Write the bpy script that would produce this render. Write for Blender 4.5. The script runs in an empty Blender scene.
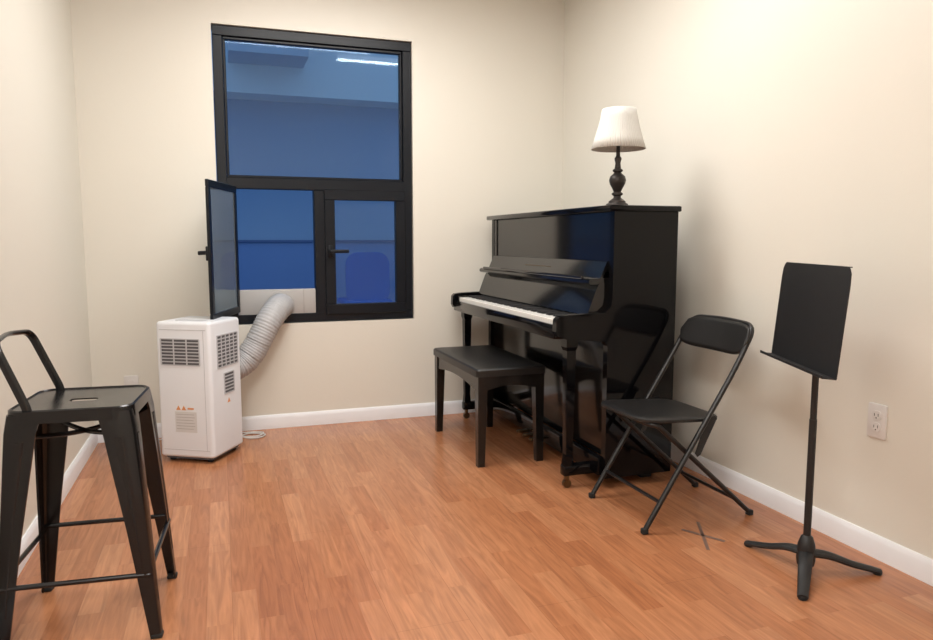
import bpy, bmesh, math, random
from mathutils import Vector, Matrix
random.seed(4)
scene = bpy.context.scene
scene.view_settings.view_transform = 'Standard'
col = scene.collection
XR, XL, YB, YF, ZC = 2.06, -0.655, 4.13, -1.3, 2.6

# ---------------------------------------------------------------- materials
def base_mat(name):
    m = bpy.data.materials.new(name); m.use_nodes = True
    nt = m.node_tree
    return m, nt, nt.nodes['Principled BSDF']

def mat(name, c, rough=0.5, metal=0.0, var=0.08, scale=20, bump=0.0, bscale=200, coat=0.0, spec=0.5):
    m, nt, b = base_mat(name)
    b.inputs['Roughness'].default_value = rough
    b.inputs['Metallic'].default_value = metal
    b.inputs['Coat Weight'].default_value = coat
    b.inputs['Specular IOR Level'].default_value = spec
    tc = nt.nodes.new('ShaderNodeTexCoord')
    n = nt.nodes.new('ShaderNodeTexNoise'); n.inputs['Scale'].default_value = scale
    n.inputs['Detail'].default_value = 4
    r = nt.nodes.new('ShaderNodeMix'); r.data_type = 'RGBA'
    r.inputs[6].default_value = (*[x*(1-var) for x in c], 1)
    r.inputs[7].default_value = (*[min(1, x*(1+var)) for x in c], 1)
    nt.links.new(tc.outputs['Object'], n.inputs['Vector'])
    nt.links.new(n.outputs['Fac'], r.inputs[0])
    nt.links.new(r.outputs[2], b.inputs['Base Color'])
    if bump > 0:
        n2 = nt.nodes.new('ShaderNodeTexNoise'); n2.inputs['Scale'].default_value = bscale
        bp = nt.nodes.new('ShaderNodeBump'); bp.inputs['Strength'].default_value = bump
        bp.inputs['Distance'].default_value = 0.002
        nt.links.new(tc.outputs['Object'], n2.inputs['Vector'])
        nt.links.new(n2.outputs['Fac'], bp.inputs['Height'])
        nt.links.new(bp.outputs['Normal'], b.inputs['Normal'])
    return m

def emis(name, c, s):
    m, nt, b = base_mat(name)
    b.inputs['Base Color'].default_value = (0.8, 0.8, 0.8, 1)
    b.inputs['Emission Color'].default_value = (*c, 1)
    b.inputs['Emission Strength'].default_value = s
    return m

M_wall = mat('wall_paint', (0.740, 0.712, 0.637), 0.45, var=0.02, scale=2.5, bump=0.12, bscale=60)
M_ceil = mat('ceiling_paint', (0.87, 0.87, 0.86), 0.8, var=0.02)
M_trim = mat('trim_paint', (0.82, 0.83, 0.86), 0.35, var=0.02)
M_piano = mat('piano_lacquer', (0.003, 0.003, 0.0038), 0.09, var=0.1, spec=0.24)
M_lacq = mat('piano_front_lacquer', (0.004, 0.004, 0.0045), 0.11, var=0.1, spec=0.60)
M_blackmetal = mat('black_enamel', (0.007, 0.007, 0.008), 0.33, var=0.1)
M_gun = mat('gunmetal_steel', (0.009, 0.009, 0.010), 0.22, metal=0.2, var=0.2, scale=8)
M_blackmatte = mat('black_matte', (0.009, 0.009, 0.010), 0.5, var=0.1)
M_vinyl = mat('black_vinyl', (0.009, 0.0085, 0.0085), 0.40, var=0.15, bump=0.3, bscale=300)
M_benchwood = mat('black_satin_wood', (0.006, 0.006, 0.006), 0.2, var=0.1)
M_rubber = mat('black_rubber', (0.01, 0.01, 0.01), 0.8)
M_ivory = mat('white_key', (0.80, 0.78, 0.74), 0.2, var=0.02)
M_brass = mat('brass', (0.16, 0.11, 0.06), 0.35, metal=1.0, var=0.05)
M_frame = mat('window_frame_black', (0.004, 0.006, 0.010), 0.38, var=0.1, spec=0.3)
M_acw = mat('white_plastic', (0.75, 0.77, 0.81), 0.35, var=0.01)
M_acg = mat('grey_plastic', (0.09, 0.09, 0.10), 0.5)
M_acslat = mat('pale_grey_plastic', (0.50, 0.51, 0.54), 0.5)
M_hose = mat('hose_grey', (0.42, 0.42, 0.43), 0.5, var=0.10, scale=30)
M_panel = mat('panel_offwhite', (0.43, 0.42, 0.41), 0.5, var=0.03)
M_label = mat('label_paper', (0.64, 0.64, 0.64), 0.5, var=0.02)
M_bronze = mat('dark_bronze', (0.040, 0.034, 0.031), 0.4, metal=0.5, var=0.3, scale=40)
M_orange = mat('warning_orange', (0.68, 0.30, 0.12), 0.5)
M_print = mat('grey_print', (0.36, 0.34, 0.33), 0.6)
M_ink = mat('dark_print', (0.05, 0.05, 0.05), 0.6)
M_outlet = mat('outlet_ivory', (0.72, 0.70, 0.68), 0.4, var=0.01)
M_tape = mat('dark_tape', (0.17, 0.10, 0.075), 0.5, var=0.4)
M_cord = mat('cord_white', (0.6, 0.58, 0.56), 0.5)
M_ext = mat('exterior_wall', (0.225, 0.365, 0.54), 0.9, var=0.05, scale=1)
M_extb = mat('exterior_block', (0.36, 0.50, 0.62), 0.9, var=0.05, scale=1)
M_ext2 = mat('exterior_ceiling_reflection', (0.58, 0.71, 0.75), 0.9, var=0.05, scale=1)  # lighter tone stands in for the room ceiling reflected in the panes
M_ext3 = mat('exterior_wall_low', (0.13, 0.245, 0.48), 0.9, var=0.05, scale=1)
M_extd = mat('exterior_dark', (0.08, 0.14, 0.28), 0.9)
M_bluechair = mat('blue_plastic', (0.012, 0.12, 0.50), 0.7)
M_tube = emis('fluorescent_diffuser', (1.0, 0.97, 0.93), 3.0)
M_shade = mat('pleated_shade', (0.61, 0.60, 0.565), 0.85, var=0.02)

def glass(name, tint, haze, ior=1.38):
    m = bpy.data.materials.new(name); m.use_nodes = True
    nt = m.node_tree; nt.nodes.remove(nt.nodes['Principled BSDF'])
    t = nt.nodes.new('ShaderNodeBsdfTransparent'); t.inputs[0].default_value = (*tint, 1)
    g = nt.nodes.new('ShaderNodeBsdfGlossy'); g.inputs['Roughness'].default_value = 0.03
    g.inputs[0].default_value = (0.75, 0.88, 1, 1)
    d = nt.nodes.new('ShaderNodeBsdfDiffuse'); d.inputs[0].default_value = (0.50, 0.62, 0.72, 1)
    nz = nt.nodes.new('ShaderNodeTexNoise'); nz.inputs['Scale'].default_value = 3
    mrr = nt.nodes.new('ShaderNodeMapRange'); mrr.inputs['To Min'].default_value = haze*0.8; mrr.inputs['To Max'].default_value = haze*1.2
    nt.links.new(nz.outputs['Fac'], mrr.inputs['Value'])
    m0 = nt.nodes.new('ShaderNodeMixShader'); nt.links.new(mrr.outputs[0], m0.inputs[0])
    nt.links.new(t.outputs[0], m0.inputs[1]); nt.links.new(d.outputs[0], m0.inputs[2])
    fr = nt.nodes.new('ShaderNodeFresnel'); fr.inputs['IOR'].default_value = ior
    mx = nt.nodes.new('ShaderNodeMixShader')
    nt.links.new(fr.outputs[0], mx.inputs[0])
    nt.links.new(m0.outputs[0], mx.inputs[1]); nt.links.new(g.outputs[0], mx.inputs[2])
    nt.links.new(mx.outputs[0], nt.nodes['Material Output'].inputs[0])
    return m
M_glass = glass('window_glass', (0.88, 0.94, 0.96), 0.025, 1.31)
M_glass2 = glass('reflection_haze_glass', (0.92, 0.95, 0.97), 0.26, 1.38)  # pale diffuse mix painted in place of reflections on the open sash
M_glass3 = glass('hazy_window_glass', (0.88, 0.94, 0.96), 0.02, 1.28)

# laminate floor
M_floor, nt, b = base_mat('laminate_floor')
N = nt.nodes; L = nt.links
tc = N.new('ShaderNodeTexCoord')
mp = N.new('ShaderNodeMapping'); mp.inputs['Rotation'].default_value = (0, 0, math.radians(90))
L.new(tc.outputs['Object'], mp.inputs['Vector'])
def brick(w, h, off, c1, c2, mortar, mcol):
    k = N.new('ShaderNodeTexBrick')
    k.offset = off; k.offset_frequency = 2; k.squash = 1.0
    k.inputs['Scale'].default_value = 1.0
    k.inputs['Brick Width'].default_value = w; k.inputs['Row Height'].default_value = h
    k.inputs['Mortar Size'].default_value = mortar; k.inputs['Mortar Smooth'].default_value = 0.2
    k.inputs['Color1'].default_value = (*c1, 1); k.inputs['Color2'].default_value = (*c2, 1)
    k.inputs['Mortar'].default_value = (*mcol, 1)
    L.new(mp.outputs['Vector'], k.inputs['Vector'])
    return k
k1 = brick(0.50, 0.070, 0.37, (0.0, 0.0, 0.0), (1, 1, 1), 0.0003, (0.4, 0.4, 0.4))
k2 = brick(1.28, 0.210, 0.41, (1, 1, 1), (1, 1, 1), 0.0009, (0.0, 0.0, 0.0))
ramp = N.new('ShaderNodeValToRGB')
ramp.color_ramp.elements[0].color = (0.355, 0.136, 0.059, 1)
ramp.color_ramp.elements[1].color = (0.465, 0.204, 0.098, 1)
e = ramp.color_ramp.elements.new(0.5); e.color = (0.408, 0.166, 0.075, 1)
mp2 = N.new('ShaderNodeMapping'); mp2.inputs['Scale'].default_value = (1.8, 20, 1)
L.new(mp.outputs['Vector'], mp2.inputs['Vector'])
gn = N.new('ShaderNodeTexNoise'); gn.inputs['Scale'].default_value = 2.0; gn.inputs['Detail'].default_value = 6; gn.inputs['Distortion'].default_value = 1.8
addv = N.new('ShaderNodeVectorMath'); addv.operation = 'ADD'
sc = N.new('ShaderNodeVectorMath'); sc.operation = 'SCALE'; sc.inputs['Scale'].default_value = 37.0
L.new(k1.outputs['Color'], sc.inputs[0]); L.new(mp2.outputs['Vector'], addv.inputs[0]); L.new(sc.outputs[0], addv.inputs[1])
L.new(addv.outputs[0], gn.inputs['Vector'])
L.new(k1.outputs['Color'], ramp.inputs['Fac'])
gr = N.new('ShaderNodeMapRange'); gr.inputs['From Min'].default_value = 0.3; gr.inputs['From Max'].default_value = 0.7
gr.inputs['To Min'].default_value = 0.78; gr.inputs['To Max'].default_value = 1.18
L.new(gn.outputs['Fac'], gr.inputs['Value'])
vm = N.new('ShaderNodeVectorMath'); vm.operation = 'SCALE'
L.new(ramp.outputs['Color'], vm.inputs[0]); L.new(gr.outputs['Result'], vm.inputs['Scale'])
mr = N.new('ShaderNodeMapRange'); mr.inputs['To Min'].default_value = 0.7; mr.inputs['To Max'].default_value = 1.0
L.new(k2.outputs['Color'], mr.inputs['Value'])
vm2 = N.new('ShaderNodeVectorMath'); vm2.operation = 'SCALE'
L.new(vm.outputs[0], vm2.inputs[0]); L.new(mr.outputs['Result'], vm2.inputs['Scale'])
L.new(vm2.outputs[0], b.inputs['Base Color'])
b.inputs['Roughness'].default_value = 0.27
b.inputs['Specular IOR Level'].default_value = 0.6

# ---------------------------------------------------------------- mesh helpers
ROOTM = {}
def root(name, label, cat, loc, rotz=0.0, group=None, structure=False):
    o = bpy.data.objects.new(name, None); o.empty_display_size = 0.1
    o.location = loc; o.rotation_euler = (0, 0, rotz)
    col.objects.link(o)
    if structure: o['kind'] = 'structure'
    if label: o['label'] = label
    if cat: o['category'] = cat
    if group: o['group'] = group
    ROOTM[o.name] = Matrix.Translation(loc) @ Matrix.Rotation(rotz, 4, 'Z')
    return o

def finish(name, bm, material, parent=None, world=False, ang=0.6, label=None, recalc=True):
    if world and parent is not None:
        bm.transform(ROOTM[parent.name].inverted())
    if recalc: bmesh.ops.recalc_face_normals(bm, faces=bm.faces)
    for f in bm.faces: f.smooth = True
    for e in bm.edges:
        if len(e.link_faces) == 2 and e.calc_face_angle(0) > ang: e.smooth = False
    me = bpy.data.meshes.new(name); bm.to_mesh(me); bm.free()
    for mm in (material if isinstance(material, list) else [material]): me.materials.append(mm)
    o = bpy.data.objects.new(name, me); col.objects.link(o)
    if parent is not None:
        o.parent = parent
        if parent.name in ROOTM: ROOTM[o.name] = ROOTM[parent.name]
    if label: o['label'] = label
    return o

def bbox(bm, lo, hi, bev=0.0, seg=2, mi=0, rot=None):
    lo = Vector(lo); hi = Vector(hi)
    r = bmesh.ops.create_cube(bm, size=1.0)
    vs = r['verts']; c = (lo+hi)/2; s = hi-lo
    for v in vs: v.co = Vector((v.co.x*s.x, v.co.y*s.y, v.co.z*s.z))
    edges = list({e for v in vs for e in v.link_edges}); faces = list({f for v in vs for f in v.link_faces})
    for f in faces: f.material_index = mi
    if bev > 0:
        g = bmesh.ops.bevel(bm, geom=edges, offset=bev, segments=seg, affect='EDGES', profile=0.5)
        for f in g['faces']: f.material_index = mi
        vs = list({v for f in g['faces'] for v in f.verts} | {v for v in vs if v.is_valid})
    for v in vs:
        if rot: v.co = rot @ v.co
        v.co = v.co + c
    return vs

def prism(bm, poly, axis, a, b_, mi=0, bev=0.0):
    def P(p, t):
        return {'x': (t, p[0], p[1]), 'y': (p[0], t, p[1]), 'z': (p[0], p[1], t)}[axis]
    v1 = [bm.verts.new(P(p, a)) for p in poly]; v2 = [bm.verts.new(P(p, b_)) for p in poly]
    n = len(poly); fs = [bm.faces.new(v1), bm.faces.new(v2[::-1])]
    for i in range(n):
        fs.append(bm.faces.new((v1[i], v1[(i+1) % n], v2[(i+1) % n], v2[i])))
    for f in fs: f.material_index = mi
    if bev > 0:
        ed = list(fs[0].edges)+list(fs[1].edges)
        bmesh.ops.bevel(bm, geom=ed, offset=bev, segments=2, affect='EDGES', profile=0.5)
    return v1+v2

def rrect(w, h, r, n=6, cx=0, cy=0):
    pts = []
    for (sx, sy, a0) in ((1, 1, 0), (-1, 1, 90), (-1, -1, 180), (1, -1, 270)):
        for i in range(n+1):
            a = math.radians(a0+90*i/n)
            pts.append((cx+sx*(w/2-r)+r*math.cos(a), cy+sy*(h/2-r)+r*math.sin(a)))
    return pts

def smooth_path(pts, sub=8):
    P = [Vector(p) for p in pts]; out = []
    for i in range(len(P)-1):
        p0 = P[i-1] if i > 0 else P[i]*2-P[i+1]; p1 = P[i]; p2 = P[i+1]
        p3 = P[i+2] if i+2 < len(P) else P[i+1]*2-P[i]
        for k in range(sub):
            t = k/sub
            out.append(0.5*((2*p1)+(p2-p0)*t+(2*p0-5*p1+4*p2-p3)*t*t+(3*p1-p0-3*p2+p3)*t**3))
    out.append(P[-1]); return out

def resample(P, step):
    out = [P[0]]; acc = 0
    for a, b_ in zip(P[:-1], P[1:]):
        L_ = (b_-a).length; d = step-acc
        while d <= L_:
            out.append(a+(b_-a)*(d/L_)); d += step
        acc = L_-(d-step)
    out.append(P[-1]); return out

def tube(bm, pts, r, seg=12, mi=0, smooth=0, rfun=None, flat=1.0):
    P = smooth_path(pts, smooth) if smooth else [Vector(p) for p in pts]
    rings = []; up = None
    for i, p in enumerate(P):
        t = (P[min(i+1, len(P)-1)]-P[max(i-1, 0)]).normalized()
        if up is None:
            up = Vector((0, 0, 1)) if abs(t.z) < 0.9 else Vector((0, 1, 0))
        up = (up-t*up.dot(t)).normalized(); side = t.cross(up)
        rr = rfun(i, len(P)) if rfun else r
        rings.append([bm.verts.new(p+rr*(up*math.cos(2*math.pi*k/seg)*flat+side*math.sin(2*math.pi*k/seg))) for k in range(seg)])
    for a, b_ in zip(rings[:-1], rings[1:]):
        for k in range(seg):
            f = bm.faces.new((a[k], a[(k+1) % seg], b_[(k+1) % seg], b_[k])); f.material_index = mi
    for rg in (rings[0][::-1], rings[-1]):
        f = bm.faces.new(rg); f.material_index = mi

def fillet(pts, r, n=5):
    P = [Vector(p) for p in pts]; out = [P[0]]
    for i in range(1, len(P)-1):
        a = (P[i-1]-P[i]); b_ = (P[i+1]-P[i]); rr = min(r, a.length*0.45, b_.length*0.45)
        p1 = P[i]+a.normalized()*rr; p2 = P[i]+b_.normalized()*rr
        for k in range(n+1):
            t = k/n; out.append((1-t)**2*p1+2*t*(1-t)*P[i]+t*t*p2)
    out.append(P[-1]); return out

def lathe(bm, prof, c=(0, 0, 0), seg=32, mi=0, caps=True, mod=None):
    rings = []
    for (r, z) in prof:
        ring = []
        for k in range(seg):
            a = 2*math.pi*k/seg; rr = r*(mod(k) if mod else 1)
            ring.append(bm.verts.new((c[0]+rr*math.cos(a), c[1]+rr*math.sin(a), c[2]+z)))
        rings.append(ring)
    for a, b_ in zip(rings[:-1], rings[1:]):
        for k in range(seg):
            f = bm.faces.new((a[k], a[(k+1) % seg], b_[(k+1) % seg], b_[k])); f.material_index = mi
    if caps:
        for rg in (rings[0][::-1], rings[-1]):
            f = bm.faces.new(rg); f.material_index = mi

def loft(bm, r1, r2, mi=0):
    a = [bm.verts.new(p) for p in r1]; b_ = [bm.verts.new(p) for p in r2]; n = len(a)
    for k in range(n):
        bm.faces.new((a[k], a[(k+1) % n], b_[(k+1) % n], b_[k])).material_index = mi
    bm.faces.new(a[::-1]); bm.faces.new(b_)

def part(name, parent, material, fn, world=True, **kw):
    bm = bmesh.new(); fn(bm)
    return finish(name, bm, material, parent, world, **kw)

def struct(name, material, fn, **kw):
    o = part(name, None, material, fn, **kw); o['kind'] = 'structure'; return o

# ---------------------------------------------------------------- room
WX0, WX1, WZ0, WZ1 = 0.0, 1.09, 0.597, 2.20
T = 0.14
struct('floor', M_floor, lambda bm: bbox(bm, (XL-T, YF-T, -0.1), (XR+T, YB+T, 0)))
struct('ceiling', M_ceil, lambda bm: bbox(bm, (XL-T, YF-T, ZC), (XR+T, YB+T, ZC+0.1)))
struct('wall_left', M_wall, lambda bm: bbox(bm, (XL-T, YF, 0), (XL, YB, ZC)))
struct('wall_right', M_wall, lambda bm: bbox(bm, (XR, YF, 0), (XR+T, YB, ZC)))
struct('wall_front', M_wall, lambda bm: bbox(bm, (XL-T, YF-T, 0), (XR+T, YF, ZC)))
def wb(bm):
    xs = [XL-T, WX0, WX1, XR+T]; zs = [0, WZ0, WZ1, ZC]
    for y in (YB, YB+T):
        g = [[bm.verts.new((x, y, z)) for x in xs] for z in zs]
        for j in range(3):
            for i in range(3):
                if i == 1 and j == 1: continue
                bm.faces.new((g[j][i], g[j][i+1], g[j+1][i+1], g[j+1][i]))
    for (a, b_) in (((WX0, WZ0), (WX1, WZ0)), ((WX1, WZ0), (WX1, WZ1)), ((WX1, WZ1), (WX0, WZ1)), ((WX0, WZ1), (WX0, WZ0))):
        bm.faces.new([bm.verts.new((a[0], YB, a[1])), bm.verts.new((b_[0], YB, b_[1])), bm.verts.new((b_[0], YB+T, b_[1])), bm.verts.new((a[0], YB+T, a[1]))])
    bmesh.ops.remove_doubles(bm, verts=bm.verts, dist=1e-5)
struct('wall_back', M_wall, wb)
def bb_prof(d, base):
    return [(base, 0), (base+d*0.014, 0), (base+d*0.014, 0.058), (base+d*0.010, 0.070), (base+d*0.005, 0.078), (base, 0.078)]
struct('baseboard_right', M_trim, lambda bm: prism(bm, bb_prof(-1, XR), 'y', YF+0.014, YB-0.014))
struct('baseboard_left', M_trim, lambda bm: prism(bm, bb_prof(1, XL), 'y', YF+0.014, YB-0.014))
struct('baseboard_back', M_trim, lambda bm: prism(bm, bb_prof(-1, YB), 'x', XL, XR))
struct('baseboard_front', M_trim, lambda bm: prism(bm, bb_prof(1, YF), 'x', XL, XR))

# ---------------------------------------------------------------- window
win = root('window_1', None, None, (0.545, YB+0.02, WZ0), structure=True)
FY0, FY1 = YB+0.012, YB+0.075
def rectframe(bm, x0, x1, z0, z1, w, y0, y1, bev=0.003, wb_=None):
    wb_ = wb_ or w
    bbox(bm, (x0, y0, z0), (x1, y1, z0+wb_), bev, 1); bbox(bm, (x0, y0, z1-w), (x1, y1, z1), bev, 1)
    bbox(bm, (x0, y0, z0+wb_), (x0+w, y1, z1-w), bev, 1); bbox(bm, (x1-w, y0, z0+wb_), (x1, y1, z1-w), bev, 1)
def f_frame(bm):
    rectframe(bm, WX0+0.004, WX1-0.004, WZ0+0.004, WZ1-0.004, 0.05, FY0, FY1)
    bbox(bm, (WX0+0.05, FY0, 1.345), (WX1-0.05, FY1, 1.405), 0.003, 1)
    bbox(bm, (0.515, FY0, WZ0+0.05), (0.575, FY1, 1.345), 0.003, 1)
    rectframe(bm, 0.055, 1.035, 1.405, 2.145, 0.014, FY0+0.015, FY1-0.01)
part('window_frame', win, M_frame, f_frame)
part('glass_pane', win, M_glass, lambda bm: bbox(bm, (0.066, FY0+0.035, 1.415), (1.026, FY0+0.037, 2.135)))
rs = part('casement_sash', win, M_frame, lambda bm: rectframe(bm, 0.572, 1.042, 0.64, 1.35, 0.058, FY0-0.012, FY0+0.03))
part('glass_pane', rs, M_glass3, lambda bm: bbox(bm, (0.62, FY0+0.012, 0.69), (0.99, FY0+0.014, 1.30)))
def handle(bm, x, y, z, s=1, d=1):
    bbox(bm, (x-0.013, y-0.012, z-0.035), (x+0.013, y, z+0.035), 0.004)
    tube(bm, [(x, y-0.005, z+0.005), (x, y-0.04, z+0.005)], 0.008)
    bbox(bm, (x-0.008, y-0.052, z-0.008) if s > 0 else (x-0.10, y-0.052, z-0.008), (x+0.10, y-0.038, z+0.012) if s > 0 else (x+0.008, y-0.038, z+0.012), 0.005)
part('window_handle', rs, M_frame, lambda bm: handle(bm, 0.60, FY0-0.012, 1.0, 1))
HX, HY = 0.085, FY0-0.012
swing = Matrix.Translation((HX, HY, 0)) @ Matrix.Rotation(math.radians(-107), 4, 'Z')
def f_sash(bm):
    rectframe(bm, 0.0, 0.475, 0.668, 1.355, 0.036, -0.0, 0.016); bm.transform(swing)
ls = part('casement_sash', win, M_frame, f_sash, label='black casement sash swung open into the room')
def f_g(bm):
    bbox(bm, (0.032, 0.008, 0.70), (0.443, 0.010, 1.323)); bm.transform(swing)
part('glass_pane', ls, M_glass2, f_g)
def f_h(bm):
    handle(bm, 0.455, 0.0, 1.0, -1)
    bm.transform(swing)
part('window_handle', ls, M_frame, f_h)
part('hinge_post', win, M_frame, lambda bm: bbox(bm, (0.050, FY0-0.012, 0.64), (0.088, FY0+0.03, 1.35), 0.003))

ad = root('hose_window_adapter', 'off-white panel filling the lower part of the open casement', 'window vent panel', (0.30, YB, 0.648))
def f_ad(bm):
    bbox(bm, (0.09, FY0+0.004, 0.648), (0.514, FY0+0.024, 0.79), 0.004)
part('adapter_panel', ad, M_panel, f_ad)
part('panel_slider_edge', ad, M_print, lambda bm: bbox(bm, (0.445, FY0+0.002, 0.652), (0.449, FY0+0.006, 0.786), 0.0005))

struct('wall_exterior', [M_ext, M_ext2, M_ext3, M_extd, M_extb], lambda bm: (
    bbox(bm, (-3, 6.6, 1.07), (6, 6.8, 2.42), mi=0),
    bbox(bm, (-3, 6.3, 2.27), (6, 6.8, 6.0), mi=1),  # upper band: ceiling reflection put into the wall colour
    bbox(bm, (-3, 6.58, -0.5), (6, 6.8, 1.05), mi=2),
    bbox(bm, (-3, 6.56, 1.05), (6, 6.62, 1.070), mi=3),
    bbox(bm, (0.12, 5.9, 2.50), (0.72, 6.3, 2.78), mi=4)))
struct('floor_exterior', M_extd, lambda bm: bbox(bm, (-3, YB+T+0.01, -0.3), (6, 6.58, -0.2)))
bc = root('plastic_chair', 'blue plastic chair standing outside beyond the window', 'chair', (1.12, 6.0, -0.2))
part('backrest', bc, M_bluechair, lambda bm: prism(bm, rrect(0.36, 0.42, 0.10, 6, 1.14, 0.76), 'y', 5.78, 5.80))
part('seat', bc, M_bluechair, lambda bm: bbox(bm, (0.94, 5.76, 0.54), (1.34, 6.14, 0.58), 0.015))
for (lx, ly) in ((0.97, 5.80), (1.31, 5.80), (0.97, 6.1), (1.31, 6.1)):
    part('leg', bc, M_extd, lambda bm: tube(bm, [(lx, ly, 0.54), (lx, ly, -0.2)], 0.014))

# ---------------------------------------------------------------- ceiling fixtures: inferred tube light plus added fill lights
def fixture(x, y, lx, ly, power):
    r = root('ceiling_or_fill_light', 'white fluorescent ceiling light with frosted diffuser', 'ceiling light', (x, y, ZC))
    part('light_housing', r, M_trim, lambda bm: bbox(bm, (x-lx/2-0.02, y-ly/2-0.02, ZC-0.045), (x+lx/2+0.02, y+ly/2+0.02, ZC), 0.006))
    part('light_diffuser', r, M_tube, lambda bm: bbox(bm, (x-lx/2, y-ly/2, ZC-0.07), (x+lx/2, y+ly/2, ZC-0.045), 0.01))
    ld = bpy.data.lights.new('ceiling_or_fill_lamp', 'AREA'); ld.shape = 'RECTANGLE'; ld.size = lx; ld.size_y = ly
    ld.energy = power; ld.color = (1.0, 0.973, 0.940)
    lo = bpy.data.objects.new('ceiling_or_fill_lamp', ld); lo.location = (0, 0, -0.08); lo.parent = r; col.objects.link(lo)
fixture(1.34, 2.36, 0.76, 0.08, 8)
fixture(-0.28, 0.1, 0.40, 1.4, 52)  # added fill light near the camera, kept out of the window's reflection
fixture(0.62, 2.95, 1.10, 0.70, 32)  # added fill light that evens out the far end of the room

# ---------------------------------------------------------------- outlets
def outlet(name, label, pos, axis, z):
    r = root(name, label, 'electrical outlet', pos)
    x, y, _ = pos
    if axis == 'x':
        part('cover_plate', r, M_outlet, lambda bm: prism(bm, rrect(0.072, 0.116, 0.006, 3, y, z), 'x', x-0.006, x, bev=0.002))
        for dz in (-0.02, 0.02):
            s = part('socket', r, M_outlet, lambda bm: prism(bm, rrect(0.034, 0.030, 0.012, 5, y, z+dz), 'x', x-0.0085, x-0.006))
            part('socket_slot', s, M_ink, lambda bm: (bbox(bm, (x-0.0092, y-0.008, z+dz-0.003), (x-0.0085, y-0.006, z+dz+0.007)), bbox(bm, (x-0.0092, y+0.006, z+dz-0.003), (x-0.0085, y+0.008, z+dz+0.006)), bbox(bm, (x-0.0092, y-0.002, z+dz-0.011), (x-0.0085, y+0.002, z+dz-0.007))))
    else:
        part('cover_plate', r, M_outlet, lambda bm: prism(bm, rrect(0.072, 0.116, 0.006, 3, x, z), 'y', y-0.006, y, bev=0.002))
        for dz in (-0.02, 0.02):
            part('socket', r, M_outlet, lambda bm: prism(bm, rrect(0.034, 0.030, 0.012, 5, x, z+dz), 'y', y-0.0085, y-0.006))
outlet('wall_outlet', 'ivory double wall outlet near the music stand', (XR, 1.762, 0.463), 'x', 0.463)
outlet('wall_outlet', 'ivory wall outlet beside the air conditioner', (-0.468, YB, 0.30), 'y', 0.29)

# ---------------------------------------------------------------- piano
PX0, PX1, PY0, PY1, PH = 1.535, 1.845, 2.62, 4.03, 1.208
pn = root('upright_piano', 'glossy black upright piano with open keyboard against the wall', 'piano', (1.66, 3.325, 0))
side = [(1.515, 0.045), (PX1, 0.045), (PX1, PH-0.025), (1.535, PH-0.025), (1.535, 0.82), (1.528, 0.785), (1.50, 0.762), (1.33, 0.757), (1.29, 0.752), (1.277, 0.738),
        (1.275, 0.69), (1.283, 0.672), (1.33, 0.655), (1.50, 0.640), (1.515, 0.62)]
for (a, b_) in ((PY0, PY0+0.035), (PY1-0.035, PY1)):
    part('side_panel', pn, M_piano, lambda bm: prism(bm, side, 'y', a, b_), ang=0.3)
part('top_lid', pn, M_piano, lambda bm: bbox(bm, (PX0-0.03, PY0-0.018, PH-0.025), (PX1+0.005, PY1+0.018, PH), 0.006))
def f_up(bm):
    bbox(bm, (PX0+0.008, PY0+0.035, 0.93), (PX0+0.03, PY1-0.035, PH-0.026), 0.002)
    bbox(bm, (PX0+0.002, PY0+0.035, 0.93), (PX0+0.012, PY0+0.07, PH-0.026), 0.002)
    bbox(bm, (PX0+0.002, PY1-0.07, 0.93), (PX0+0.012, PY1-0.035, PH-0.026), 0.002)
part('upper_front_panel', pn, M_lacq, f_up, ang=0.3)
def f_fb(bm):
    prism(bm, [(1.436, 0.750), (1.443, 0.745), (1.54, 0.765), (1.54, 0.885), (1.492, 0.885), (1.478, 0.860)], 'y', PY0+0.036, PY1-0.036)
part('fallboard', pn, M_lacq, f_fb, ang=0.25)
def f_md(bm):
    prism(bm, [(1.442, 0.884), (1.450, 0.878), (1.545, 0.880), (1.545, 0.906), (1.452, 0.902), (1.443, 0.896)], 'y', PY0+0.038, PY1-0.038)
    bbox(bm, (1.440, PY0+0.10, 0.898), (1.452, PY1-0.10, 0.912), 0.004)
    prism(bm, [(1.498, 0.903), (1.510, 0.903), (1.546, 0.968), (1.540, 0.976), (1.530, 0.974)], 'y', PY0+0.045, PY1-0.045)
part('music_desk', pn, M_lacq, f_md, ang=0.3)
part('music_desk_hinge', pn, M_brass, lambda bm: tube(bm, [(1.515, PY0+0.55, 0.936), (1.515, PY1-0.55, 0.936)], 0.003))
part('key_bed', pn, M_piano, lambda bm: (bbox(bm, (1.29, PY0+0.035, 0.655), (1.53, PY1-0.035, 0.69), 0.003), bbox(bm, (1.282, PY0+0.035, 0.655), (1.297, PY1-0.035, 0.714), 0.004)))
part('key_block', pn, M_piano, lambda bm: bbox(bm, (1.30, PY0+0.035, 0.69), (1.45, PY0+0.085, 0.740), 0.006))
part('key_block', pn, M_piano, lambda bm: bbox(bm, (1.30, PY1-0.085, 0.69), (1.45, PY1-0.035, 0.740), 0.006))
KY0, KY1 = PY0+0.088, PY1-0.088; kw = (KY1-KY0)/52
def f_wk(bm):
    for i in range(52):
        bbox(bm, (1.300, KY0+i*kw+0.0005, 0.700), (1.448, KY0+(i+1)*kw-0.0005, 0.734), 0.0015, 1)
part('white_keys', pn, M_ivory, f_wk, label='row of white piano keys')
def f_bk(bm):
    for i in range(51):
        if i % 7 in (0, 2, 3, 5, 6):
            yc = KY1-(i+1)*kw
            bbox(bm, (1.350, yc-0.005, 0.734), (1.448, yc+0.005, 0.745), 0.0015, 1)
part('black_keys', pn, M_blackmatte, f_bk, label='row of black piano keys')
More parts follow.
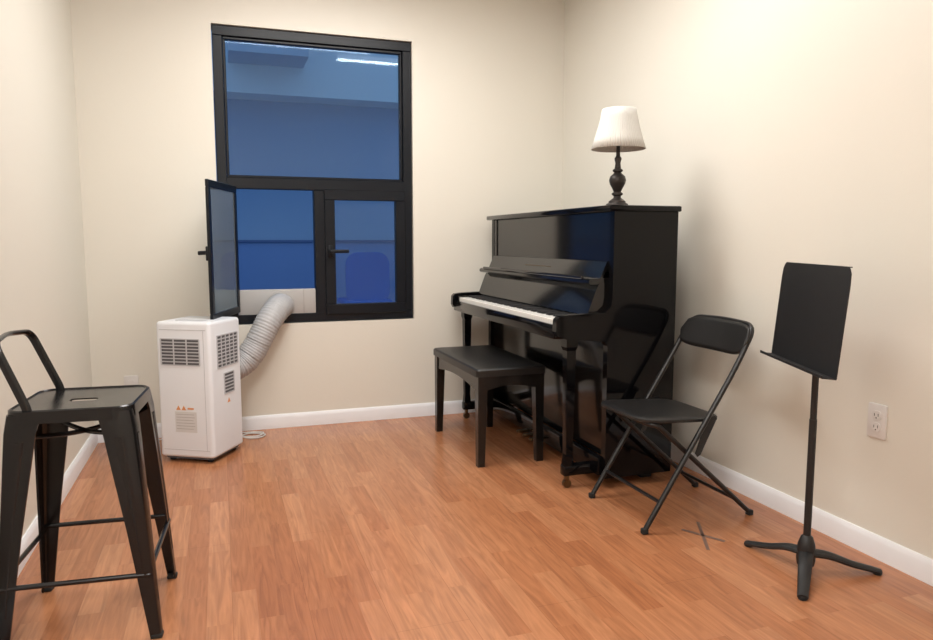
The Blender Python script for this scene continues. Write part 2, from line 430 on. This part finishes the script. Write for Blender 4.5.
part('lower_front_panel', pn, M_lacq, lambda bm: bbox(bm, (1.535, PY0+0.035, 0.13), (1.555, PY1-0.035, 0.655), 0.002))
part('plinth', pn, M_piano, lambda bm: bbox(bm, (1.50, PY0+0.035, 0.05), (1.53, PY1-0.035, 0.13), 0.004))
part('back_board', pn, M_blackmatte, lambda bm: bbox(bm, (PX1-0.02, PY0+0.035, 0.05), (PX1-0.005, PY1-0.035, PH-0.026)))
for (yc, lxc) in ((PY0+0.075, 1.375), (PY1-0.045, 1.360)):
    def f_leg(bm):
        for (z0, z1, w0, w1) in ((0.660, 0.615, 0.026, 0.026), (0.615, 0.60, 0.026, 0.021), (0.60, 0.15, 0.021, 0.016), (0.15, 0.10, 0.016, 0.020)):
            loft(bm, [(lxc+sx*w0, yc+sy*w0, z0) for sx, sy in ((1, 1), (-1, 1), (-1, -1), (1, -1))], [(lxc+sx*w1, yc+sy*w1, z1) for sx, sy in ((1, 1), (-1, 1), (-1, -1), (1, -1))])
    part('leg', pn, M_piano, f_leg)
    part('toe_block', pn, M_piano, lambda bm: bbox(bm, (lxc-0.026, yc-0.022, 0.055), (1.515, yc+0.022, 0.102), 0.007))
    cs = part('caster', pn, M_brass, lambda bm: tube(bm, [(lxc-0.003, yc-0.010, 0.018), (lxc-0.003, yc+0.010, 0.018)], 0.018, 24))
    part('caster_fork', cs, M_brass, lambda bm: bbox(bm, (lxc-0.011, yc-0.013, 0.032), (lxc+0.005, yc+0.013, 0.057), 0.003))
for yc in (3.245, 3.325, 3.405):
    part('pedal', pn, M_brass, lambda bm: prism(bm, rrect(0.09, 0.028, 0.012, 5, 1.485, yc), 'z', 0.055, 0.066, bev=0.002))
for yc in (PY0+0.10, PY1-0.10):
    part('caster', pn, M_rubber, lambda bm: bbox(bm, (1.74, yc-0.03, 0.0), (1.80, yc+0.03, 0.05), 0.01))
pn.location.x += 0.014

# ---------------------------------------------------------------- table lamp
lx, ly = 1.66, 2.79
lp = root('table_lamp', 'dark bronze table lamp with cream pleated shade on the piano', 'lamp', (lx, ly, PH))
prof = [(0.049, 0.0), (0.050, 0.007), (0.047, 0.014), (0.038, 0.018), (0.036, 0.026), (0.028, 0.032), (0.017, 0.040), (0.015, 0.048), (0.024, 0.054), (0.024, 0.060), (0.016, 0.066),
        (0.022, 0.080), (0.033, 0.100), (0.037, 0.116), (0.033, 0.132), (0.020, 0.144), (0.015, 0.150), (0.022, 0.155), (0.022, 0.161), (0.014, 0.167), (0.011, 0.19), (0.015, 0.205), (0.015, 0.212), (0.009, 0.22), (0.008, 0.28)]
part('lamp_base', lp, M_bronze, lambda bm: lathe(bm, prof, (lx, ly, PH), 32))
def f_sh(bm):
    n = 256; pr = [(0.116, 0.250), (0.102, 0.293), (0.089, 0.340), (0.078, 0.385), (0.071, 0.420)]
    lathe(bm, pr, (lx, ly, PH), n, caps=False, mod=lambda k: 1+0.017*math.cos(k*math.pi/2))
sh = part('lamp_shade', lp, M_shade, f_sh, ang=3)
m_ = sh.modifiers.new('s', 'SOLIDIFY'); m_.thickness = 0.002
def f_hp(bm):
    tube(bm, [(lx, ly, PH+0.28), (lx, ly, PH+0.427)], 0.003)
    tube(bm, [(lx-0.070, ly, PH+0.416), (lx+0.070, ly, PH+0.416)], 0.0015)
    lathe(bm, [(0.004, 0.418), (0.007, 0.424), (0.005, 0.430), (0.002, 0.433)], (lx, ly, PH), 12)
part('finial', lp, M_bronze, f_hp)

# ---------------------------------------------------------------- piano bench
bx0, bx1, by0, by1, bz = 1.105, 1.460, 3.06, 3.79, 0.472
bn = root('piano_bench', 'black wooden piano bench with padded vinyl top', 'bench', ((bx0+bx1)/2, (by0+by1)/2, 0))
def f_cush(bm):
    w, d = bx1-bx0, by1-by0; cx, cy = (bx0+bx1)/2, (by0+by1)/2
    prof = [(0.0, bz-0.040), (0.0, bz-0.010), (0.006, bz-0.003), (0.02, bz), (0.06, bz+0.001)]
    rings = [[bm.verts.new((x, y, z)) for x, y in rrect(w-2*i, d-2*i, 0.02, 4, cx, cy)] for i, z in prof]
    for a, b_ in zip(rings[:-1], rings[1:]):
        n = len(a)
        for k in range(n): bm.faces.new((a[k], a[(k+1) % n], b_[(k+1) % n], b_[k]))
    bm.faces.new(rings[0][::-1]); bm.faces.new(rings[-1])
part('seat', bn, M_vinyl, f_cush)
def f_apron(bm):
    i = 0.015
    def arc(a, b_):
        n = 12
        return [(a, bz-0.040)]+[(b_, bz-0.040)]+[(b_-(b_-a)*k/n, bz-0.118+0.03*math.sin(math.pi*k/n)) for k in range(n+1)]
    prism(bm, arc(bx0+i, bx1-i), 'y', by0+i, by0+i+0.018); prism(bm, arc(bx0+i, bx1-i), 'y', by1-i-0.018, by1-i)
    prism(bm, arc(by0+i, by1-i), 'x', bx0+i, bx0+i+0.018); prism(bm, arc(by0+i, by1-i), 'x', bx1-i-0.018, bx1-i)
part('apron', bn, M_benchwood, f_apron)
for sx, sy in ((0, 0), (1, 0), (1, 1), (0, 1)):
    cx = bx0+0.033 if sx == 0 else bx1-0.033; cy = by0+0.033 if sy == 0 else by1-0.033
    ox = 0.006*(1 if sx else -1); oy = 0.006*(1 if sy else -1)
    part('leg', bn, M_benchwood, lambda bm: loft(bm, [(cx+a*0.024, cy+b_*0.024, bz-0.041) for a, b_ in ((1, 1), (-1, 1), (-1, -1), (1, -1))],
         [(cx+ox+a*0.017, cy+oy+b_*0.017, 0) for a, b_ in ((1, 1), (-1, 1), (-1, -1), (1, -1))]))

# ---------------------------------------------------------------- folding chair
ya, yb = 2.155, 2.545
fc = root('folding_chair', 'black metal folding chair with padded seat beside the piano', 'chair', (1.69, 2.35, 0))
def f_fr(bm):
    tube(bm, fillet([(1.428, ya, 0.012), (1.80, ya, 0.59), (1.888, ya+0.005, 0.745), (1.902, (ya+yb)/2, 0.751), (1.888, yb-0.005, 0.745), (1.80, yb, 0.59), (1.428, yb, 0.012)], 0.06, 6), 0.0100)
    tube(bm, [(1.490, ya, 0.11), (1.490, yb, 0.11)], 0.007)
part('front_frame', fc, M_blackmetal, f_fr)
ia, ib = ya+0.026, yb-0.026
def f_rr(bm):
    tube(bm, fillet([(1.915, ia, 0.012), (1.49, ia, 0.390), (1.46, ia+0.02, 0.395), (1.46, ib-0.02, 0.395), (1.49, ib, 0.390), (1.915, ib, 0.012)], 0.03, 4), 0.0095)
    tube(bm, [(1.848, ia, 0.072), (1.848, ib, 0.072)], 0.007)
part('rear_frame', fc, M_blackmetal, f_rr)
def f_seat(bm):
    cx, cy = 1.600, (ya+yb)/2
    R = Matrix.Translation((cx, cy, 0.402)) @ Matrix.Rotation(math.radians(3.0), 4, 'Y') @ Matrix.Translation((-cx, -cy, 0))
    n = 7; prof = [(0.010, -0.010), (0.0, -0.005), (0.0, 0.004), (0.008, 0.009), (0.030, 0.012), (0.08, 0.012)]
    rings = [[bm.verts.new((x, y, z)) for x, y in rrect(0.365-2*i, 0.35-2*i, 0.075-min(i*0.6, 0.05), n, cx, cy)] for i, z in prof]
    for a, b_ in zip(rings[:-1], rings[1:]):
        m = len(a)
        for k in range(m): bm.faces.new((a[k], a[(k+1) % m], b_[(k+1) % m], b_[k]))
    bm.faces.new(rings[0][::-1]); bm.faces.new(rings[-1])
    bm.transform(R)
part('seat', fc, M_vinyl, f_seat, ang=1.0)
def f_bk2(bm):
    nu, nv = 24, 8; G = []
    cy = (ya+yb)/2
    for i in range(nu+1):
        u = -1+2*i/nu; hh = 0.055*(max(0, 1-abs(u)**6))**0.4+0.004
        row = []
        for j in range(nv+1):
            v = -1+2*j/nv; z = 0.690+hh*v
            row.append(bm.verts.new((1.857+0.022*(1-u*u)+0.45*(z-0.690)-0.012, cy+u*0.202, z)))
        G.append(row)
    for i in range(nu):
        for j in range(nv): bm.faces.new((G[i][j], G[i+1][j], G[i+1][j+1], G[i][j+1]))
bk = part('backrest', fc, M_vinyl, f_bk2, ang=1.2)
m_ = bk.modifiers.new('s', 'SOLIDIFY'); m_.thickness = 0.011; m_.offset = 0
for (x, y) in ((1.427, ya), (1.427, yb), (1.916, ia), (1.916, ib)):
    part('foot_cap', fc, M_rubber, lambda bm: bbox(bm, (x-0.012, y-0.0115, 0), (x+0.012, y+0.0115, 0.022), 0.005))
for y in (ya+0.013, yb-0.013):
    part('hinge_bracket', fc, M_blackmetal, lambda bm: prism(bm, [(1.735, 0.402), (1.725, 0.412), (1.69, 0.407), (1.645, 0.275), (1.655, 0.262), (1.668, 0.27)], 'y', y-0.002, y+0.002))

# ---------------------------------------------------------------- music stand
sx, sy = 1.757, 1.735
st = root('music_stand', 'black metal music stand with solid desk on tripod base', 'music stand', (sx, sy, 0))
feet = ((1.712, 1.945), (1.955, 1.638), (1.605, 1.588))
def f_base(bm):
    lathe(bm, [(0.012, 0.022), (0.026, 0.022), (0.029, 0.040), (0.026, 0.09), (0.018, 0.115), (0.012, 0.12)], (sx, sy, 0), 24)
    for (ex, ey) in feet:
        d = Vector((ex-sx, ey-sy, 0)); Lr = d.length; d.normalize()
        pts = [Vector((sx, sy, 0.062))+d*0.01, Vector((sx, sy, 0.054))+d*0.07, Vector((sx, sy, 0.030))+d*Lr*0.65, Vector((sx, sy, 0.010))+d*(Lr+0.008)]
        tube(bm, pts, 0.02, 12, smooth=5, rfun=lambda i, n: 0.024-0.009*i/n, flat=0.55)
part('tripod_base', st, M_blackmatte, f_base)
for (ex, ey) in feet:
    part('foot_pad', st, M_rubber, lambda bm: lathe(bm, [(0.011, 0), (0.013, 0.002), (0.012, 0.010), (0.006, 0.014)], (ex, ey, 0), 16))
part('pole', st, M_blackmatte, lambda bm: (tube(bm, [(sx, sy, 0.11), (sx, sy, 0.50)], 0.0115, 16), tube(bm, [(sx, sy, 0.49), (sx, sy, 0.76)], 0.0100, 16)))
wd = Vector((0.37, 0.93, 0)).normalized(); nr = Vector((-wd.y, wd.x, 0)); tilt = math.radians(5)
upv = (Vector((0, 0, 1))*math.cos(tilt)-nr*math.sin(tilt)).normalized(); fn = wd.cross(upv).normalized()
if fn.dot(nr) < 0: fn = -fn
Mdesk = Matrix(((wd.x, upv.x, fn.x, sx+nr.x*0.034), (wd.y, upv.y, fn.y, sy+nr.y*0.034), (wd.z, upv.z, fn.z, 0.832), (0, 0, 0, 1)))
def f_desk(bm):
    w, h = 0.240, 0.158
    pl = [(-w, -h), (w, -h), (w, h-0.05), (w-0.004, h-0.02), (w-0.014, h-0.006), (w-0.025, h), (-w+0.025, h), (-w+0.014, h-0.006), (-w+0.004, h-0.02), (-w, h-0.05)]
    prism(bm, pl, 'z', -0.0015, 0.0015)
    bbox(bm, (-w, -h-0.003, -0.0015), (w, -h, 0.040), 0.001, 1)
    bbox(bm, (-w, -h-0.003, 0.038), (w, -h+0.006, 0.041), 0.001, 1)
    bbox(bm, (-w+0.025, h-0.003, -0.012), (w-0.025, h, -0.0015), 0.001, 1)
    bm.transform(Mdesk)
part('stand_desk', st, M_blackmatte, f_desk)
def f_brk(bm):
    bbox(bm, (-0.06, -0.10, -0.022), (0.06, 0.02, -0.0015), 0.002, 1)
    tube(bm, [(-0.02, -0.07, -0.028), (0.02, -0.07, -0.028)], 0.015)
    bm.transform(Mdesk)
part('desk_bracket', st, M_blackmatte, f_brk)

# ---------------------------------------------------------------- bar stool
ss = root('bar_stool', 'black metal counter stool with low open back by the wall', 'stool', (-0.370, 2.19, 0), math.radians(-5))
SH = 0.63; hs = 0.148
def f_st(bm):
    outer = rrect(2*hs-0.012, 2*hs-0.012, 0.040, 6); hole = rrect(0.070, 0.036, 0.013, 4)
    for z in (SH-0.004, SH-0.008):
        vo = [bm.verts.new((x, y, z)) for x, y in outer]; vh = [bm.verts.new((x, y, z-0.003)) for x, y in hole]
        ed = [bm.edges.new((vo[k], vo[(k+1) % len(vo)])) for k in range(len(vo))]+[bm.edges.new((vh[k], vh[(k+1) % len(vh)])) for k in range(len(vh))]
        bmesh.ops.triangle_fill(bm, edges=ed, use_beauty=True)
        if z == SH-0.004: t_o, t_h = vo, vh
        else:
            for k in range(len(vh)): bm.faces.new((t_h[k], t_h[(k+1) % len(vh)], vh[(k+1) % len(vh)], vh[k]))
    o1 = [bm.verts.new((x, y, SH)) for x, y in rrect(2*hs-0.004, 2*hs-0.004, 0.043, 6)]
    o2 = [bm.verts.new((x, y, SH-0.003)) for x, y in rrect(2*hs+0.007, 2*hs+0.007, 0.05, 6)]
    o3 = [bm.verts.new((x, y, SH-0.034)) for x, y in rrect(2*hs+0.011, 2*hs+0.011, 0.05, 6)]
    n = len(o2)
    for a, b_ in ((t_o, o1), (o1, o2), (o2, o3)):
        for k in range(n): bm.faces.new((a[k], a[(k+1) % n], b_[(k+1) % n], b_[k]))
part('seat', ss, M_gun, f_st, world=False, ang=0.5)
for (qx, qy) in ((1, 1), (-1, 1), (-1, -1), (1, -1)):
    def f_l(bm):
        ring = []
        ex = 0.014 if (qx > 0 and qy < 0) else 0.0
        for (z, h, w, s_) in ((SH-0.012, 0.148, 0.084, 0), (SH-0.06, 0.155, 0.078, 0.05), (0.30, 0.173, 0.052, 0.5), (0.0, 0.190, 0.027, 1.0)):
            t = 0.006; c = w*0.18
            L_ = [(h-c, h), (h-c*0.3, h-c*0.3), (h, h-c), (h, h-w), (h-t, h-w), (h-t, h-c-t*0.4), (h-c-t*0.4, h-t), (h-w, h-t), (h-w, h)]
            ring.append([bm.verts.new((qx*(x+ex*s_), qy*y, z)) for x, y in L_])
        n = 9
        for a, b_ in zip(ring[:-1], ring[1:]):
            for k in range(n): bm.faces.new((a[k], a[(k+1) % n], b_[(k+1) % n], b_[k]))
        bm.faces.new(ring[0]); bm.faces.new(ring[-1][::-1])
        for sw in (0, 1):
            r1 = []; r2 = []
            for (z, h, w, L2, s_) in ((SH-0.08, 0.157, 0.070, r1, 0.1), (0.10, 0.184, 0.030, r2, 0.85)):
                for (a, o) in ((0.35, 0), (0.55, 0.003), (0.75, 0)):
                    p = (h+o-0.0005, h-w*a); p = p if sw == 0 else (p[1], p[0]); L2.append((qx*(p[0]+ex*s_), qy*p[1], z))
            loft(bm, r1, r2)
    part('leg', ss, M_gun, f_l, world=False)
    ex = 0.014 if (qx > 0 and qy < 0) else 0.0
    part('foot_cap', ss, M_rubber, lambda bm: bbox(bm, (qx*(0.178+ex)-0.0145, qy*0.178-0.0145, 0), (qx*(0.178+ex)+0.0145, qy*0.178+0.0145, 0.012), 0.004), world=False)
for (z, a, b_) in ((0.175, (0.182, -0.175), (-0.175, -0.175)), (0.205, (0.173, 0.173), (-0.173, 0.173)), (0.19, (0.182, -0.175), (0.175, 0.175)), (0.19, (-0.175, -0.175), (-0.175, 0.175))):
    part('footrest_bar', ss, M_gun, lambda bm: tube(bm, [(a[0], a[1], z), (b_[0], b_[1], z)], 0.007, 10), world=False)
def f_xb(bm):
    for s in (1, -1):
        tube(bm, [(0.144, s*0.144, SH-0.065), (0.08, s*0.08, SH-0.085), (0, 0, SH-0.095), (-0.08, -s*0.08, SH-0.085), (-0.144, -s*0.144, SH-0.065)], 0.007, 10, smooth=5)
part('cross_brace', ss, M_gun, f_xb, world=False)
def f_back(bm):
    P = fillet([(-0.095, -0.140, SH-0.03), (-0.097, -0.140, SH+0.002), (-0.165, -0.132, SH+0.172), (-0.180, 0, SH+0.182), (-0.165, 0.132, SH+0.172), (-0.097, 0.140, SH+0.002), (-0.095, 0.140, SH-0.03)], 0.035, 8)
    tube(bm, P, 0.0115, 12, flat=0.55)
part('backrest', ss, M_gun, f_back, world=False)

# ---------------------------------------------------------------- portable air conditioner
AW, AD, AH = 0.285, 0.285, 0.68
ac = root('portable_air_conditioner', 'white portable air conditioner on casters below the window', 'air conditioner', (-0.108, 3.72, 0), math.radians(-30))
def f_body(bm):
    prof = [(0.006, 0.028), (0, 0.036), (0, AH-0.014), (0.002, AH-0.006), (0.007, AH-0.001), (0.014, AH), (0.05, AH)]
    rings = [[bm.verts.new((x, y, z)) for x, y in rrect(AW-2*i, AD-2*i, 0.020-min(0.012, i*0.4), 6)] for i, z in prof]
    for a, b_ in zip(rings[:-1], rings[1:]):
        n = len(a)
        for k in range(n): bm.faces.new((a[k], a[(k+1) % n], b_[(k+1) % n], b_[k]))
    bm.faces.new(rings[0][::-1]); bm.faces.new(rings[-1])
part('body', ac, M_acw, f_body, world=False)
FY = -AD/2; FX = AW/2
def slats(bm, axis, u0, u1, z0, z1, n, cols=1, off=0.0015):
    def bx(ua, ub, za, zb, d0, d1, mi):
        if axis == 'y': bbox(bm, (ua, FY-d1, za), (ub, FY-d0, zb), 0, mi=mi)
        else: bbox(bm, (FX+d0, ua, za), (FX+d1, ub, zb), 0, mi=mi)
    bx(u0, u1, z0, z1, -0.002, 0.0008, 0)
    h = (z1-z0)/n
    for i in range(n+1): bx(u0, u1, z0+i*h-h*0.16, z0+i*h+h*0.16, -0.002, 0.003, 1)
    for c in range(cols+1):
        u = u0+(u1-u0)*c/cols; bx(u-0.003, u+0.003, z0, z1, -0.002, 0.0035, 1)
part('air_grille', ac, [M_acg, M_acslat], lambda bm: slats(bm, 'y', -0.114, 0.086, 0.475, 0.600, 8, 3), world=False)
part('air_grille', ac, [M_acg, M_acslat], lambda bm: slats(bm, 'x', -0.085, 0.105, 0.455, 0.61, 9, 5), world=False)
part('air_grille', ac, [M_acg, M_acslat], lambda bm: slats(bm, 'x', -0.030, 0.060, 0.32, 0.42, 6, 1), world=False)
part('panel_seam', ac, M_acslat, lambda bm: (bbox(bm, (-AW/2+0.022, FY-0.0012, 0.642), (AW/2-0.022, FY+0.001, 0.645)), bbox(bm, (0.106, FY-0.0012, 0.06), (0.108, FY+0.001, 0.64)), bbox(bm, (-AW/2+0.022, FY-0.0012, 0.062), (AW/2-0.022, FY+0.001, 0.065))), world=False)
part('label_sheet', ac, M_label, lambda bm: bbox(bm, (-0.055, FY-0.0006, 0.150), (0.058, FY+0.001, 0.250)), world=False, label='pale grey printed instruction sheet')
def f_tri(bm):
    for cx in (-0.036, -0.008):
        prism(bm, [(cx-0.012, 0.258), (cx+0.012, 0.258), (cx, 0.280)], 'y', FY-0.0014, FY+0.0002)
    bbox(bm, (0.012, FY-0.0014, 0.262), (0.044, FY+0.0002, 0.270))
part('warning_sticker', ac, M_orange, f_tri, world=False, label='orange warning triangles and stripe')
def f_lab(bm):
    for i in range(6):
        bbox(bm, (-0.048, FY-0.0014, 0.236-i*0.014), (0.050-0.025*random.random(), FY-0.0004, 0.238-i*0.014))
part('printed_label', ac, M_print, f_lab, world=False, label='lines of fine grey print')
part('caution_sticker', ac, M_orange, lambda bm: prism(bm, [(-0.005, 0.272), (0.020, 0.272), (0.0075, 0.294)], 'x', FX-0.0004, FX+0.0014), world=False)
part('control_panel', ac, M_acslat, lambda bm: prism(bm, rrect(0.15, 0.05, 0.01, 4, 0, -0.06), 'z', AH-0.001, AH+0.002), world=False)
part('base_skirt', ac, M_acg, lambda bm: prism(bm, rrect(AW-0.03, AD-0.03, 0.02), 'z', 0.016, 0.03), world=False)
for (qx, qy) in ((1, 1), (-1, 1), (-1, -1), (1, -1)):
    part('caster', ac, M_rubber, lambda bm: bbox(bm, (qx*0.100-0.014, qy*0.105-0.010, 0), (qx*0.100+0.014, qy*0.105+0.010, 0.026), 0.006), world=False)
hose_pts = [(-0.035, 3.85, 0.40), (0.035, 3.92, 0.39), (0.10, 3.95, 0.415), (0.16, 3.965, 0.485), (0.205, 3.975, 0.565), (0.248, 4.00, 0.638), (0.295, 4.06, 0.690), (0.318, 4.115, 0.700), (0.320, 4.134, 0.700)]
random.seed(11)
jit = [random.uniform(-0.0015, 0.0015) for _ in range(400)]
def f_hose(bm):
    P = resample(smooth_path(hose_pts, 24), 0.0036)
    tube(bm, P, 0.067, 24, rfun=lambda i, n: 0.0685+jit[i//4]+0.0016*math.cos(i*math.pi/2) if 3 < i < n-5 else 0.067)
hz = part('exhaust_hose', ac, M_hose, f_hose, ang=2.0, label='grey corrugated exhaust hose')
part('hose_collar', hz, M_panel, lambda bm: tube(bm, [(0.320, FY0-0.012, 0.702), (0.320, FY0+0.0015, 0.702)], 0.074, 32))
def f_cord(bm):
    tube(bm, [(0.04, 3.83, 0.08), (0.09, 3.90, 0.02), (0.17, 3.93, 0.006), (0.20, 3.99, 0.006), (0.12, 4.03, 0.006), (0.08, 3.98, 0.006), (0.16, 3.96, 0.006), (0.19, 4.03, 0.006), (0.05, 4.06, 0.006), (-0.25, 4.07, 0.006), (-0.42, 4.06, 0.03), (-0.468, 4.10, 0.27)], 0.004, 8, smooth=8)
part('power_cord', ac, M_cord, f_cord)

# ---------------------------------------------------------------- tape cross on floor
tm = root('floor_tape_mark', 'dark taped cross mark on the laminate floor', 'tape mark', (1.62, 2.075, 0))
for ang_, l, ww in ((61, 0.125, 0.006), (-60, 0.080, 0.008)):
    def f_t(bm):
        bbox(bm, (-l, -ww, 0.0002), (l, ww, 0.0012))
        bm.transform(Matrix.Rotation(math.radians(ang_), 4, 'Z'))
    part('tape_strip', tm, M_tape, f_t, world=False)

# ---------------------------------------------------------------- world & camera
w = bpy.data.worlds.new('World'); scene.world = w; w.use_nodes = True
bg = w.node_tree.nodes['Background']; bg.inputs[0].default_value = (0.27, 0.47, 0.85, 1); bg.inputs[1].default_value = 0.85

cam = bpy.data.cameras.new('Camera'); co = bpy.data.objects.new('Camera', cam); col.objects.link(co)
cam.sensor_width = 36; cam.lens = 715/933*36; cam.clip_start = 0.05
co.location = (0, 0, 1.06); co.rotation_euler = (math.radians(83.7), 0, math.radians(-19))
scene.camera = co
